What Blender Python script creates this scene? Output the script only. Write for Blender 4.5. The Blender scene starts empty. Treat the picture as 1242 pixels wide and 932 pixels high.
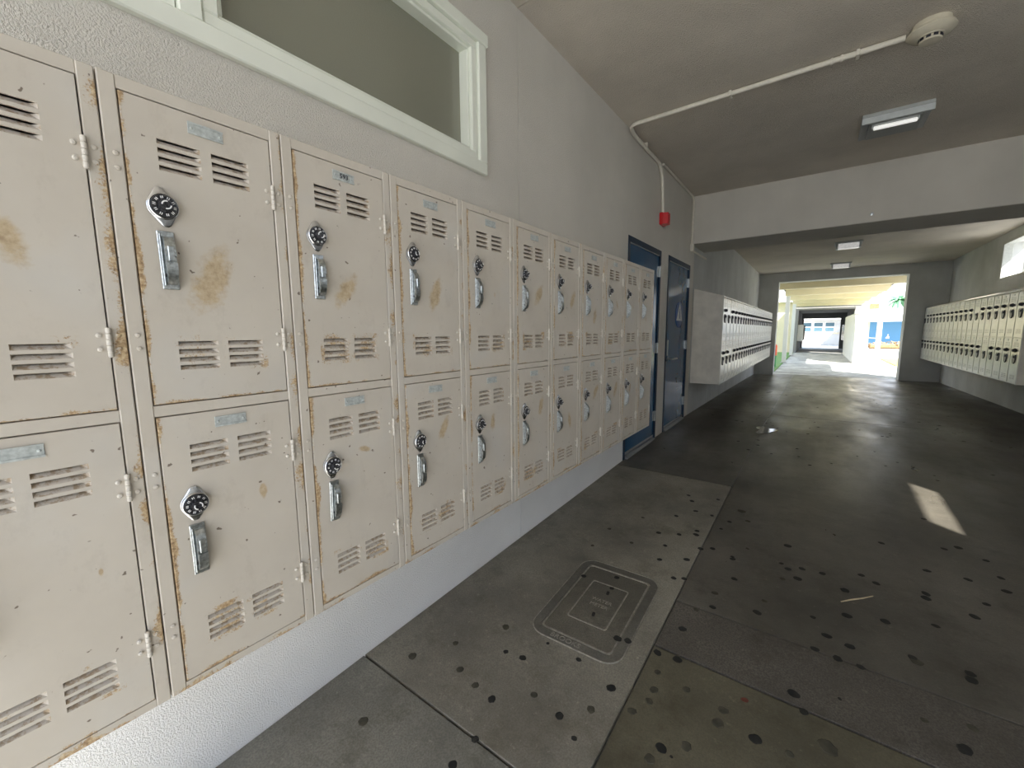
import bpy, bmesh, math, random
from mathutils import Vector, Matrix
random.seed(7)
S = bpy.context.scene
COL = S.collection
PI = math.pi

# ------------------------------------------------------------------ camera
LAT = 1.43                                   # distance camera - left wall (m)
cam_d = bpy.data.cameras.new('camera')
cam_d.sensor_fit = 'HORIZONTAL'; cam_d.sensor_width = 36.0
cam_d.lens = 499.55 / 1242 * 36.0
cam_d.clip_start = 0.02; cam_d.clip_end = 400
cam = bpy.data.objects.new('camera', cam_d); COL.objects.link(cam)
yaw, pitch, roll = 0.634289, 0.125483, 0.007954
fw = Vector((-math.sin(yaw)*math.cos(pitch), math.cos(yaw)*math.cos(pitch), -math.sin(pitch)))
rt = Vector((math.cos(yaw), math.sin(yaw), 0)); dn = fw.cross(rt)
r2 = math.cos(roll)*rt + math.sin(roll)*dn; d2 = -math.sin(roll)*rt + math.cos(roll)*dn
m = Matrix((r2, -d2, -fw)).transposed().to_4x4()
m.translation = Vector((LAT, 0, 1.36))
cam.matrix_world = m
S.camera = cam

# ------------------------------------------------------------------ sky, sun, exposure
w = bpy.data.worlds.new('sky'); S.world = w; w.use_nodes = True
nt = w.node_tree; nt.nodes.clear()
tc = nt.nodes.new('ShaderNodeTexCoord'); sp = nt.nodes.new('ShaderNodeSeparateXYZ')
cr = nt.nodes.new('ShaderNodeValToRGB'); bg = nt.nodes.new('ShaderNodeBackground'); wo = nt.nodes.new('ShaderNodeOutputWorld')
nt.links.new(tc.outputs['Generated'], sp.inputs[0]); nt.links.new(sp.outputs['Z'], cr.inputs[0])
cr.color_ramp.elements[0].position = 0.0; cr.color_ramp.elements[0].color = (0.95, 0.97, 1.0, 1)
cr.color_ramp.elements[1].position = 0.7; cr.color_ramp.elements[1].color = (0.50, 0.68, 1.0, 1)
nt.links.new(cr.outputs[0], bg.inputs[0]); nt.links.new(bg.outputs[0], wo.inputs[0])
bg.inputs[1].default_value = 1.05
sun_d = bpy.data.lights.new('sun', 'SUN'); sun_d.energy = 6.4; sun_d.angle = 0.012; sun_d.color = (1.0, 0.965, 0.89)
sun = bpy.data.objects.new('sun', sun_d); COL.objects.link(sun)
sun.rotation_euler = Vector((-1.0, 0.95, -1.26)).to_track_quat('-Z', 'Y').to_euler()
sun.location = (8, -8, 14)
S.view_settings.view_transform = 'Standard'; S.view_settings.look = 'None'
S.view_settings.gamma = 1.0; S.view_settings.use_curve_mapping = False
S.view_settings.exposure = 1.56
try:
    S.cycles.max_bounces = 10; S.cycles.diffuse_bounces = 7; S.cycles.glossy_bounces = 4
    S.cycles.sample_clamp_indirect = 6.0; S.cycles.use_denoising = True
    S.cycles.caustics_reflective = False; S.cycles.caustics_refractive = False
except Exception:
    pass

# ------------------------------------------------------------------ materials
MATS = {}
class NB:
    def __init__(s, name):
        s.m = bpy.data.materials.new(name); s.m.use_nodes = True
        s.t = s.m.node_tree; s.b = s.t.nodes['Principled BSDF']; s.L = s.t.links.new
        MATS[name] = s.m
    def n(s, k): return s.t.nodes.new(k)
    def coord(s, kind='Object'):
        return s.n('ShaderNodeTexCoord').outputs[kind]
    def noise(s, scale, detail=3, rough=.55, co=None, vscale=None):
        n = s.n('ShaderNodeTexNoise'); n.inputs['Scale'].default_value = scale
        n.inputs['Detail'].default_value = detail; n.inputs['Roughness'].default_value = rough
        co = co or s.coord()
        if vscale:
            mp = s.n('ShaderNodeMapping'); mp.inputs['Scale'].default_value = vscale
            s.L(co, mp.inputs[0]); co = mp.outputs[0]
        s.L(co, n.inputs['Vector']); return n.outputs['Fac']
    def ramp(s, fac, stops):
        r = s.n('ShaderNodeValToRGB'); e = r.color_ramp.elements
        while len(e) < len(stops): e.new(.5)
        for q, (p, c) in zip(e, stops):
            q.position = p
            if not isinstance(c, tuple): c = (c, c, c)
            q.color = c + (1,)
        s.L(fac, r.inputs[0]); return r.outputs[0]
    def mix(s, fac, a, b, mode='MIX'):
        x = s.n('ShaderNodeMix'); x.data_type = 'RGBA'; x.blend_type = mode
        for i, v in ((0, fac), (6, a), (7, b)):
            if isinstance(v, (int, float)): x.inputs[i].default_value = v
            elif isinstance(v, tuple): x.inputs[i].default_value = v + (1,)
            else: s.L(v, x.inputs[i])
        return x.outputs[2]
    def math(s, op, a, b=None, c=None, clamp=False):
        x = s.n('ShaderNodeMath'); x.operation = op; x.use_clamp = clamp
        for i, v in enumerate((a, b, c)):
            if v is None: continue
            if isinstance(v, (int, float)): x.inputs[i].default_value = v
            else: s.L(v, x.inputs[i])
        return x.outputs[0]
    def bump(s, h, strength=.3, dist=.01):
        b = s.n('ShaderNodeBump'); b.inputs['Strength'].default_value = strength; b.inputs['Distance'].default_value = dist
        s.L(h, b.inputs['Height']); s.L(b.outputs[0], s.b.inputs['Normal'])
    def set(s, col=None, rough=None, metal=None, spec=None, emit=None, es=0):
        if col is not None:
            if isinstance(col, tuple): s.b.inputs['Base Color'].default_value = col + (1,)
            else: s.L(col, s.b.inputs['Base Color'])
        if rough is not None:
            if isinstance(rough, (int, float)): s.b.inputs['Roughness'].default_value = rough
            else: s.L(rough, s.b.inputs['Roughness'])
        if metal is not None: s.b.inputs['Metallic'].default_value = metal
        if spec is not None: s.b.inputs['Specular IOR Level'].default_value = spec
        if emit: s.b.inputs['Emission Color'].default_value = emit + (1,); s.b.inputs['Emission Strength'].default_value = es
        return s.m

def plain(name, col, rough=.5, metal=0., spec=.5, var=.12, scale=30, emit=None, es=0):
    b = NB(name)
    f = b.noise(scale, 3)
    c = b.ramp(f, [(.3, tuple(x*(1-var) for x in col)), (.7, tuple(min(1, x*(1+var)) for x in col))])
    return b.set(c, rough, metal, spec, emit, es)

def stucco(name, col, bscale=150, bstr=.45, streak=.0, var=.06):
    b = NB(name); co = b.coord()
    f = b.noise(1.3, 4, .6, co)
    c = b.ramp(f, [(.3, tuple(x*(1-var) for x in col)), (.7, tuple(x*(1+var) for x in col))])
    if streak:
        s = b.noise(2.2, 5, .65, co, (1.0, 1.2, .25))
        c = b.mix(b.ramp(s, [(.45, 0.), (.75, streak)]), c, tuple(x*.55 for x in col))
    h = b.noise(bscale, 3, .6, co)
    h = b.ramp(h, [(.25, 0.), (.75, 1.)])
    b.bump(h, bstr, .004)
    return b.set(c, .85, 0, .25)

stucco('wall_stucco', (.72, .69, .635), 185, .85)
stucco('wall_concrete', (.58, .585, .57), 160, .35, .22, .12)
stucco('ceiling_plaster', (.66, .605, .53), 120, .9, 0, .10)
stucco('beam_plaster', (.64, .61, .555), 60, .15, .12)
stucco('lower_wall_bounce', (.90, .90, .90), 200, .8)  # same wall; extra white puts the bright bounce light into the colour
stucco('outside_cream', (.74, .66, .47), 40, .1)
stucco('outside_white', (.66, .65, .63), 40, .1)

def concrete(name, col, fine=.35, rough=(.42, .62), spec=.5):
    b = NB(name); co = b.coord()
    f = b.noise(1.6, 6, .65, co)
    c = b.ramp(f, [(.30, tuple(x*.50 for x in col)), (.70, tuple(x*1.4 for x in col))])
    g = b.noise(170, 2, .6, co)
    c = b.mix(b.ramp(g, [(.38, fine), (.6, 0.)]), c, tuple(x*.45 for x in col))
    d = b.noise(5, 6, .75, co)
    c = b.mix(b.ramp(d, [(.52, 0.), (.70, .65)]), c, (col[0]*.38, col[1]*.36, col[2]*.30))
    e = b.noise(28, 5, .8, co)
    c = b.mix(b.ramp(e, [(.60, 0.), (.72, .5)]), c, tuple(x*1.9 for x in col))
    r = b.ramp(b.noise(2.4, 5, .6, co, (1.0, .35, 1)), [(.3, rough[0]), (.7, rough[1])])
    hh = b.math('ADD', b.math('MULTIPLY', b.noise(90, 3, .6, co), .5), b.noise(9, 4, .6, co))
    b.bump(hh, .18, .006)
    return b.set(c, r, 0, spec)
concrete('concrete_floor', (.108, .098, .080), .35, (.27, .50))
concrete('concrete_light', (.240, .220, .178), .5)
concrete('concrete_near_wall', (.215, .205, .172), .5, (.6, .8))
concrete('concrete_olive', (.122, .109, .074))
concrete('concrete_aggregate', (.112, .099, .082), .8, (.55, .75))
concrete('outside_concrete', (.50, .49, .46), .1, (.7, .9), .2)
plain('joint_dark', (.10, .095, .08), .9, var=.3)
plain('joint_edge', (.26, .25, .21), .8, var=.2)

# locker paint: base beige, brown stain at a place of its own (object colour: x, z, size, tilt), rust along the edges, chips
def locker_paint(name, door):
    b = NB(name); co = b.coord(); oi = b.n('ShaderNodeObjectInfo')
    rnd = oi.outputs['Random']
    vadd = b.n('ShaderNodeVectorMath'); vadd.operation = 'ADD'
    cmb = b.n('ShaderNodeCombineXYZ')
    b.L(b.math('MULTIPLY', rnd, 37.0), cmb.inputs[0]); b.L(b.math('MULTIPLY', rnd, 11.0), cmb.inputs[2])
    b.L(co, vadd.inputs[0]); b.L(cmb.outputs[0], vadd.inputs[1]); vc = vadd.outputs[0]
    base = b.ramp(b.noise(5, 4, .6, vc), [(.3, (.520, .472, .408)), (.7, (.575, .527, .460))])
    # faint scuffs
    sc = b.noise(14, 5, .75, vc, (1, 1, .6))
    base = b.mix(b.ramp(sc, [(.55, 0.), (.75, .45)]), base, (.39, .345, .29))
    bl = b.noise(4.2, 3, .55, vc); base = b.mix(b.ramp(bl, [(.52, 0.), (.72, .40)]), base, (.54, .535, .52))
    # chips
    ch = b.noise(55, 2, .5, vc)
    base = b.mix(b.ramp(ch, [(.70, 0.), (.725, .85)]), base, (.12, .085, .06))
    sx = b.n('ShaderNodeSeparateXYZ'); b.L(co, sx.inputs[0]); X, Z = sx.outputs[0], sx.outputs[2]
    grit = b.noise(230, 3, .7, vc); broad = b.noise(9, 3, .6, vc)
    if door:
        cs = b.n('ShaderNodeSeparateColor'); b.L(oi.outputs['Color'], cs.inputs[0])
        dx = b.math('SUBTRACT', X, cs.outputs[0]); dz = b.math('SUBTRACT', Z, cs.outputs[1])
        an = oi.outputs['Alpha']; ca = b.math('COSINE', an); sa = b.math('SINE', an)
        u = b.math('ADD', b.math('MULTIPLY', dx, ca), b.math('MULTIPLY', dz, sa))
        v = b.math('SUBTRACT', b.math('MULTIPLY', dz, ca), b.math('MULTIPLY', dx, sa))
        sz = cs.outputs[2]
        u = b.math('DIVIDE', u, b.math('ADD', sz, 1e-4)); v = b.math('DIVIDE', v, b.math('ADD', b.math('MULTIPLY', sz, 2.3), 1e-4))
        d = b.math('SQRT', b.math('ADD', b.math('MULTIPLY', u, u), b.math('MULTIPLY', v, v)))
        d = b.math('ADD', d, b.math('MULTIPLY', b.math('SUBTRACT', b.noise(34, 4, .65, vc), .5), 1.5))
        st = b.ramp(d, [(.55, 1.), (1.05, 0.)])
        stc = b.ramp(b.noise(60, 4, .7, vc), [(.3, (.30, .20, .10)), (.5, (.46, .345, .20)), (.68, (.54, .44, .30))])
        base = b.mix(b.math('MULTIPLY', st, .80), base, stc)
        # rust: left edge, bottom edge
        e1 = b.math('SUBTRACT', 1.0, b.math('DIVIDE', X, .013), clamp=True)
        e2 = b.math('MULTIPLY', b.math('SUBTRACT', 1.0, b.math('DIVIDE', Z, .014), clamp=True), .8)
        # around the lower louvers
        lz = b.math('ABSOLUTE', b.math('SUBTRACT', Z, .095)); lx = b.math('ABSOLUTE', b.math('SUBTRACT', X, .125))
        e3 = b.math('MULTIPLY', b.math('LESS_THAN', lz, .040), b.math('LESS_THAN', lx, .088))
        e3 = b.math('MULTIPLY', e3, .46)
        e = b.math('MAXIMUM', b.math('MAXIMUM', e1, e2), e3)
    else:
        e1 = b.math('SUBTRACT', 1.0, b.math('DIVIDE', b.math('SUBTRACT', .300, X), .024), clamp=True)
        e1 = b.math('MULTIPLY', e1, b.math('GREATER_THAN', X, .276))
        cs = b.n('ShaderNodeSeparateColor'); b.L(oi.outputs['Color'], cs.inputs[0]); e1 = b.math('MULTIPLY', e1, cs.outputs[0])
        e2 = b.math('SUBTRACT', 1.0, b.math('DIVIDE', Z, .024), clamp=True)
        e = b.math('MAXIMUM', b.math('MULTIPLY', e1, .62), b.math('MULTIPLY', e2, .75))
    k = b.math('ADD', b.math('MULTIPLY', e, .42), b.math('MULTIPLY', grit, .55))
    k = b.math('ADD', k, b.math('MULTIPLY', b.math('SUBTRACT', broad, .495), 1.5))
    rm = b.ramp(k, [(.56, 0.), (.64, .9)])
    rm = b.math('MULTIPLY', rm, b.math('GREATER_THAN', e, .03))
    rc = b.ramp(b.noise(120, 3, .7, vc), [(.3, (.12, .070, .030)), (.45, (.36, .225, .105)), (.65, (.62, .49, .30))])
    base = b.mix(rm, base, rc)
    b.bump(b.math('ADD', b.math('MULTIPLY', rm, .8), b.math('MULTIPLY', b.noise(24, 3, .5, vc), .5)), .12, .004)
    return b.set(base, .48, 0, .4)
locker_paint('locker_door_paint', True)
locker_paint('locker_frame_paint', False)
plain('locker_inside', (.30, .265, .22), .7)
plain('chrome', (.62, .63, .65), .22, 1., .5, .08, 60)
plain('worn_chrome', (.50, .53, .54), .34, 1., .5, .35, 150)
plain('plate_zinc', (.46, .49, .48), .5, .15, .5, .22, 120)
plain('dial_black', (.022, .022, .026), .28)
plain('dial_white', (.80, .80, .80), .5)
plain('ink_black', (.02, .02, .03), .6)
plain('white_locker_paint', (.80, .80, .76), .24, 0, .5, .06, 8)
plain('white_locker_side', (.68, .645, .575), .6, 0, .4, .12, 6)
plain('white_locker_slit', (.22, .22, .21), .6)
plain('black_plastic', (.030, .032, .040), .45)
plain('window_frame_paint', (.83, .86, .78), .5, 0, .4, .05, 4)
plain('window_board', (.83, .86, .79), .6, 0, .3, .04, 4)
b = NB('frosted_glass'); f = b.noise(260, 2, .6); b.bump(f, .35, .002)
b.set(b.ramp(b.noise(.9, 2), [(.3, (.20, .20, .155)), (.7, (.27, .27, .215))]), .30, 0, 1.0)
b = NB('clear_glass'); b.set((.92, .96, 1.0), .03, 0, .5); b.b.inputs['Transmission Weight'].default_value = 1.0; b.b.inputs['IOR'].default_value = 1.02
plain('door_blue', (.014, .090, .200), .20, 0, .30, .10, 3)
plain('door_frame_blue', (.009, .026, .056), .5, 0, .2, .1, 5)
plain('far_window_paint', (.52, .53, .50), .6)
plain('threshold_grey', (.33, .34, .35), .5, .3)
plain('sign_blue', (.012, .07, .25), .35)
plain('sign_grey', (.74, .75, .74), .45)
plain('alarm_red', (.62, .012, .018), .38, 0, .5, .05)
plain('conduit_paint', (.76, .72, .63), .55, 0, .4, .06)
plain('detector_plastic', (.62, .575, .46), .5, 0, .4, .04)
plain('fixture_grey', (.46, .48, .48), .5, 0, .4, .05)
plain('fixture_lip', (.60, .63, .63), .5, 0, .4, .05)
plain('lens_grey', (.30, .32, .32), .35, 0, .5, .05)
plain('lamp_tube', (.90, .90, .88), .4, emit=(1, .98, .93), es=.18)
plain('lamp_lens', (.85, .85, .83), .4, emit=(1, .98, .95), es=.12)
concrete('lid_concrete', (.140, .127, .100), .5, (.55, .75))
concrete('lid_ring', (.130, .121, .100), .35, (.5, .7))
plain('lid_ridge', (.25, .23, .19), .65, 0, .4, .3, 60)
plain('gum_dark', (.012, .012, .010), .75, var=.4)
plain('gum_worn', (.055, .050, .034), .8, var=.4)
plain('gum_red', (.13, .035, .02), .8, var=.3)
plain('twig_tan', (.40, .33, .22), .8, var=.2)
plain('bollard_orange', (.85, .12, .03), .5)
plain('bollard_green', (.05, .28, .08), .5)
plain('steel_grey', (.30, .31, .31), .5, .6)
plain('building_blue', (.10, .26, .44), .7, var=.06)
plain('roof_white', (.82, .80, .76), .8, var=.04)
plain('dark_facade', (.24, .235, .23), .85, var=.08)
plain('pane_blue', (.08, .15, .19), .15, 0, .6)
plain('lawn_green', (.12, .24, .06), .9, var=.35, scale=20)
plain('lawn_dry', (.44, .42, .10), .9, var=.3, scale=12)
plain('hedge_tan', (.30, .19, .09), .9, var=.4, scale=14)
plain('palm_leaf', (.10, .26, .12), .7, var=.3)
plain('palm_bark', (.25, .19, .13), .9, var=.3)

# ------------------------------------------------------------------ mesh helpers
class MB:
    def __init__(s): s.v = []; s.f = []; s.mi = []
    def add(s, vs, fs, mat=0):
        o = len(s.v); s.v += [tuple(v) for v in vs]
        for f in fs: s.f.append(tuple(i+o for i in f)); s.mi.append(mat)
        return s
    def box(s, x0, x1, y0, y1, z0, z1, mat=0):
        vs = [(x, y, z) for x in (x0, x1) for y in (y0, y1) for z in (z0, z1)]
        return s.add(vs, [(0,1,3,2), (4,6,7,5), (0,4,5,1), (2,3,7,6), (0,2,6,4), (1,5,7,3)], mat)
    def cbox(s, x0, x1, y0, y1, z0, z1, c=.002, mat=0):
        bm = bmesh.new()
        bmesh.ops.create_cube(bm, size=1)
        for v in bm.verts:
            v.co = Vector(((x0+x1)/2+v.co.x*(x1-x0), (y0+y1)/2+v.co.y*(y1-y0), (z0+z1)/2+v.co.z*(z1-z0)))
        bmesh.ops.bevel(bm, geom=bm.edges[:], offset=c, segments=1, affect='EDGES', profile=.5)
        bm.verts.index_update()
        s.add([v.co.copy() for v in bm.verts], [[v.index for v in f.verts] for f in bm.faces], mat)
        bm.free(); return s
    def prism(s, pts, a, b, axis='x', mat=0):
        n = len(pts)
        def P(p, t): return {'x': (t, p[0], p[1]), 'y': (p[0], t, p[1]), 'z': (p[0], p[1], t)}[axis]
        vs = [P(p, a) for p in pts] + [P(p, b) for p in pts]
        return s.add(vs, [tuple(range(n))[::-1], tuple(range(n, 2*n))] + [(i, (i+1) % n, n+(i+1) % n, n+i) for i in range(n)], mat)
    def lathe(s, prof, c=(0, 0, 0), axis='z', n=20, mat=0, sgn=1):
        # prof: (radius, height) list; closed with caps
        vs = []; fs = []
        for r, h in prof:
            for i in range(n):
                a = 2*PI*i/n; p, q, t = r*math.cos(a), r*math.sin(a), h*sgn
                vs.append({'z': (c[0]+p, c[1]+q, c[2]+t), 'y': (c[0]+p, c[1]+t, c[2]+q), 'x': (c[0]+t, c[1]+p, c[2]+q)}[axis])
        k = len(prof)
        for j in range(k-1):
            for i in range(n): fs.append((j*n+i, j*n+(i+1) % n, (j+1)*n+(i+1) % n, (j+1)*n+i))
        fs.append(tuple(range(n))[::-1]); fs.append(tuple(range((k-1)*n, k*n)))
        return s.add(vs, fs, mat)
    def tube(s, path, r, n=10, mat=0):
        path = [Vector(p) for p in path]; rings = []; vs = []
        up = None
        for i, p in enumerate(path):
            t = (path[min(i+1, len(path)-1)] - path[max(i-1, 0)]).normalized()
            if up is None: up = t.orthogonal().normalized()
            up = (up - t*up.dot(t)).normalized(); sd = t.cross(up)
            rr = r[i] if isinstance(r, (list, tuple)) else r
            for j in range(n):
                a = 2*PI*j/n; vs.append(p + (up*math.cos(a)+sd*math.sin(a))*rr)
        fs = []
        for i in range(len(path)-1):
            for j in range(n): fs.append((i*n+j, i*n+(j+1) % n, (i+1)*n+(j+1) % n, (i+1)*n+j))
        fs.append(tuple(range(n))[::-1]); fs.append(tuple(range((len(path)-1)*n, len(path)*n)))
        return s.add(vs, fs, mat)
    def mesh(s, name, mats, smooth=False):
        me = bpy.data.meshes.new(name); me.from_pydata(s.v, [], s.f)
        for k in (mats if isinstance(mats, (list, tuple)) else [mats]): me.materials.append(MATS[k])
        me.polygons.foreach_set('material_index', s.mi)
        bm = bmesh.new(); bm.from_mesh(me); bmesh.ops.recalc_face_normals(bm, faces=bm.faces[:]); bm.to_mesh(me); bm.free()
        if smooth:
            try: me.shade_smooth(); me.set_sharp_from_angle(angle=math.radians(35))
            except Exception: pass
        me.update(); return me
    def build(s, name, mats, parent=None, loc=(0, 0, 0), rot=None, smooth=False):
        return put(name, s.mesh(name, mats, smooth), parent, loc, rot)

def put(name, me, parent=None, loc=(0, 0, 0), rot=None):
    o = bpy.data.objects.new(name, me); COL.objects.link(o)
    if parent: o.parent = parent
    o.location = loc
    if rot: o.rotation_euler = rot
    return o
def empty(name, loc=(0, 0, 0), rz=0):
    o = bpy.data.objects.new(name, None); COL.objects.link(o); o.location = loc; o.rotation_euler = (0, 0, rz)
    o.empty_display_size = .1; return o
def tag(o, label, cat, group=None, kind=None):
    o['label'] = label; o['category'] = cat
    if group: o['group'] = group
    if kind: o['kind'] = kind
    return o
def struct(o, label=None):
    o['kind'] = 'structure'
    if label: o['label'] = label
    return o
def bend(pts, rad=.06, n=6):
    pts = [Vector(p) for p in pts]; out = [pts[0]]
    for i in range(1, len(pts)-1):
        a, p, c = pts[i-1], pts[i], pts[i+1]
        da = (a-p).normalized(); dc = (c-p).normalized()
        r = min(rad, (a-p).length*.45, (c-p).length*.45)
        for k in range(n+1):
            t = k/n; out.append((p+da*r)*(1-t)**2 + p*2*t*(1-t) + (p+dc*r)*t**2)
    out.append(pts[-1]); return out
def text_mesh(body, size, mat, depth=.0006):
    cu = bpy.data.curves.new('lettering', 'FONT'); cu.body = body; cu.size = size; cu.extrude = depth
    cu.align_x = 'CENTER'; cu.align_y = 'CENTER'; cu.resolution_u = 3
    o = bpy.data.objects.new('lettering_source', cu); COL.objects.link(o)
    bpy.context.view_layer.update()
    me = bpy.data.meshes.new_from_object(o.evaluated_get(bpy.context.evaluated_depsgraph_get()))
    bpy.data.objects.remove(o); bpy.data.curves.remove(cu)
    me.materials.clear(); me.materials.append(MATS[mat]); me.name = 'lettering'
    return me

# floor height along the passage (slightly crowned slab)
FP = [(-60, -.06), (-5, -.06), (.36, .0115), (3.78, .123), (6.0, .159), (9.0, .137), (14.05, .066), (20, .05), (200, .05)]
def fz(y):
    for (a, za), (c, zc) in zip(FP, FP[1:]):
        if a <= y <= c: return za+(zc-za)*(y-a)/(c-a)
    return FP[-1][1]

# ================================================================== THE SETTING
RX = 3.90                   # right wall plane
CZ, CZ2 = 3.107, 2.95       # ceiling heights before and behind the beam
Y0, Y1 = -2.15, 14.1
BY0, BY1, BZ = 6.00, 6.75, 2.50

# ---- floor base and slabs
ys = [Y0-.4] + [y for y, _ in FP if Y0 < y < Y1+.45] + [Y1+.45]
def strip(x0, x1, y0, y1, dz, thick, c=0.0):
    yy = [y0] + [y for y, _ in FP if y0+.05 < y < y1-.05] + [y1]
    mb = MB(); vs = []; n = len(yy)
    for y in yy:
        z = fz(y)+dz; yi = y
        if c:
            yi = min(max(y, y0+c), y1-c)
        vs += [(x0, y, z-thick), (x0, y, z-c), (x0+c, yi, z), (x1-c, yi, z), (x1, y, z-c), (x1, y, z-thick)]
    fs = []
    for i in range(n-1):
        for j in range(6): fs.append((i*6+j, i*6+(j+1) % 6, (i+1)*6+(j+1) % 6, (i+1)*6+j))
    fs += [tuple(range(6))[::-1], tuple(range((n-1)*6, n*6))]
    return mb.add(vs, fs)
floor = struct(strip(-.2, RX+.3, Y0-.4, Y1+.45, -.012, .15).build('floor', 'joint_dark'), 'stained grey concrete floor of the covered passage')
G = .0035
XJ = .967
slabs = [(0, 3.9, Y0-.3, .05, 'outside_concrete'), (0, XJ, .05, .89, 'concrete_near_wall'), (0, XJ, .89, 3.60, 'concrete_light'), (0, XJ, 3.60, 6.9, 'concrete_floor'),  # first slab lies unseen behind the camera, made pale to bounce sunlight
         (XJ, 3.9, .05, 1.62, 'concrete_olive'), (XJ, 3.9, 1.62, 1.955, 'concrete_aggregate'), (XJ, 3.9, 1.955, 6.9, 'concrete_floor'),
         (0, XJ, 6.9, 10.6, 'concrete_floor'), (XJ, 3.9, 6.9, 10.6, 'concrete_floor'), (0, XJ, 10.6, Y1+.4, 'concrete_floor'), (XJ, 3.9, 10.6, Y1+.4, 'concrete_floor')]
for x0, x1, y0, y1, mt in slabs:
    g = G if y1 < 3.7 else .0012
    strip(x0+(g if x0 else 0), x1-g, y0+g, y1-g, 0, .03, .003).build('slab', mt, floor)

# ---- left wall with window and two door openings
WY0, WY1, WZ0, WZ1 = -.93, 1.70, 2.175, 2.787        # window opening
D1 = (3.735, 4.715); D2 = (4.996, 5.994); DZ = 2.225
mb = MB()
T = .22
def wl(y0, y1, z0, z1): mb.box(-T, 0, y0, y1, z0, z1, 0)
wl(Y0, 2.0205, 1.0, WZ0); wl(Y0, WY0, WZ0, WZ1); wl(WY1, 2.0205, WZ0, WZ1); wl(Y0, 2.0205, WZ1, CZ)
wl(2.0275, D1[0], 1.0, CZ); wl(D1[0], D1[1], DZ, CZ); wl(D1[1], D2[0], -.15, CZ); wl(D2[0], D2[1], DZ, CZ); wl(D2[1], BY0+.2, -.15, CZ)
mb.box(-T, -.010, 2.0, 2.05, 1.0, CZ, 0)
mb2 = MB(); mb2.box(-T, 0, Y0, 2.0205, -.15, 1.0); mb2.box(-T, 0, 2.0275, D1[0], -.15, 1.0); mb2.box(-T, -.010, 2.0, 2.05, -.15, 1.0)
struct(mb2.build('wall_left_lower', 'lower_wall_bounce'), 'stucco wall base below the beige lockers, whitened for bounce light')
wall_left = struct(mb.build('wall_left', 'wall_stucco'), 'beige stucco wall behind the lockers')
mb = MB()
mb.box(-T, 0, BY0+.2, 7.397, -.15, CZ); mb.box(-T, 0, 7.403, Y1+.4, -.15, CZ); mb.box(-T, -.01, 7.38, 7.42, -.15, CZ)
struct(mb.build('wall_left_far', 'wall_concrete'), 'streaked wall past the blue doors, shade grey in its colour')  # same wall as the stucco; darker grey puts its shade into the colour
# room behind the window (dark)
mb = MB(); mb.box(-2.4, -2.3, -1.6, 2.4, 1.2, 3.3); mb.box(-2.4, -T-.01, -1.7, -1.6, 1.2, 3.3); mb.box(-2.4, -T-.01, 2.4, 2.5, 1.2, 3.3); mb.box(-2.4, -T-.01, -1.7, 2.5, 1.1, 1.2); mb.box(-2.4, -T-.01, -1.7, 2.5, 3.3, 3.4)
struct(mb.build('wall_room_behind', 'dark_facade'))
# ---- right wall with two high windows
mb = MB(); RW = RX+.32
wins = [(1.64, 2.76), (8.9, 10.77)]; RZ0, RZ1 = 2.20, 2.785
y = Y0
for a, c in wins:
    mb.box(RX, RW, y, a, -.15, 3.4); mb.box(RX, RW, a, c, -.15, RZ0); mb.box(RX, RW, a, c, RZ1, 3.4); y = c
mb.box(RX, RW, y, Y1+.4, -.15, 3.4)
struct(mb.build('wall_right', 'wall_concrete'), 'grey concrete wall above and below the far white lockers')
for i, (a, c) in enumerate(wins):
    o = empty('window_%d' % (i+2), (RX, a, RZ0)); struct(o, 'high clear window in the grey wall over white lockers')
    mb = MB(); L = c-a; H = RZ1-RZ0; t = .035
    mb.cbox(-.012, .10, -.03, t*.6, -.03, H+.03, .004); mb.cbox(-.012, .10, L-t*.6, L+.03, -.03, H+.03, .004)
    mb.cbox(-.012, .10, t*.6, L-t*.6, H-t*.6, H+.03, .004); mb.cbox(-.012, .10, t*.6, L-t*.6, -.03, .006, .004)
    mb.build('window_trim', 'far_window_paint', o)
    mb = MB()
    mb.box(.25, .29, 0, L, 0, .02); mb.box(.25, .29, 0, L, H-.02, H); mb.box(.25, .29, 0, .02, .02, H-.02); mb.box(.25, .29, L-.02, L, .02, H-.02)
    mb.build('sash', 'far_window_paint', o)
# ---- ceilings, beam, pillars, lintel, roof
mb = MB(); mb.box(-T, RW, Y0, 2.017, CZ, 3.4); mb.box(-T, RW, 2.023, BY0, CZ, 3.4); mb.box(-T, RW, 2.0, 2.04, CZ+.01, 3.4)
struct(mb.build('ceiling', 'ceiling_plaster'), 'rough plaster ceiling over the near lockers')
mb = MB(); mb.box(-T, RW, BY1, Y1+.4, CZ2, 3.4)
struct(mb.build('ceiling_far', 'ceiling_plaster'), 'lower plaster ceiling past the beam')
mb = MB(); mb.cbox(0, RX, BY0, BY1, BZ, 3.4, .008)
struct(mb.build('beam', 'beam_plaster'), 'deep plastered beam across the passage ceiling')
mb = MB(); mb.box(0, .476, Y1, Y1+.4, -.1, 2.95); struct(mb.build('pillar_left', 'wall_concrete'))
mb = MB(); mb.box(3.17, RX, Y1, Y1+.4, -.1, 2.95); struct(mb.build('pillar_right', 'wall_concrete'))
mb = MB(); mb.box(.476, 3.17, Y1, Y1+.4, 2.70, 2.95); struct(mb.build('lintel', 'wall_concrete'))
mb = MB(); mb.box(-6, 4.6, Y0-.2, 17.1, 3.41, 3.7); struct(mb.build('roof', 'outside_white'))
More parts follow.
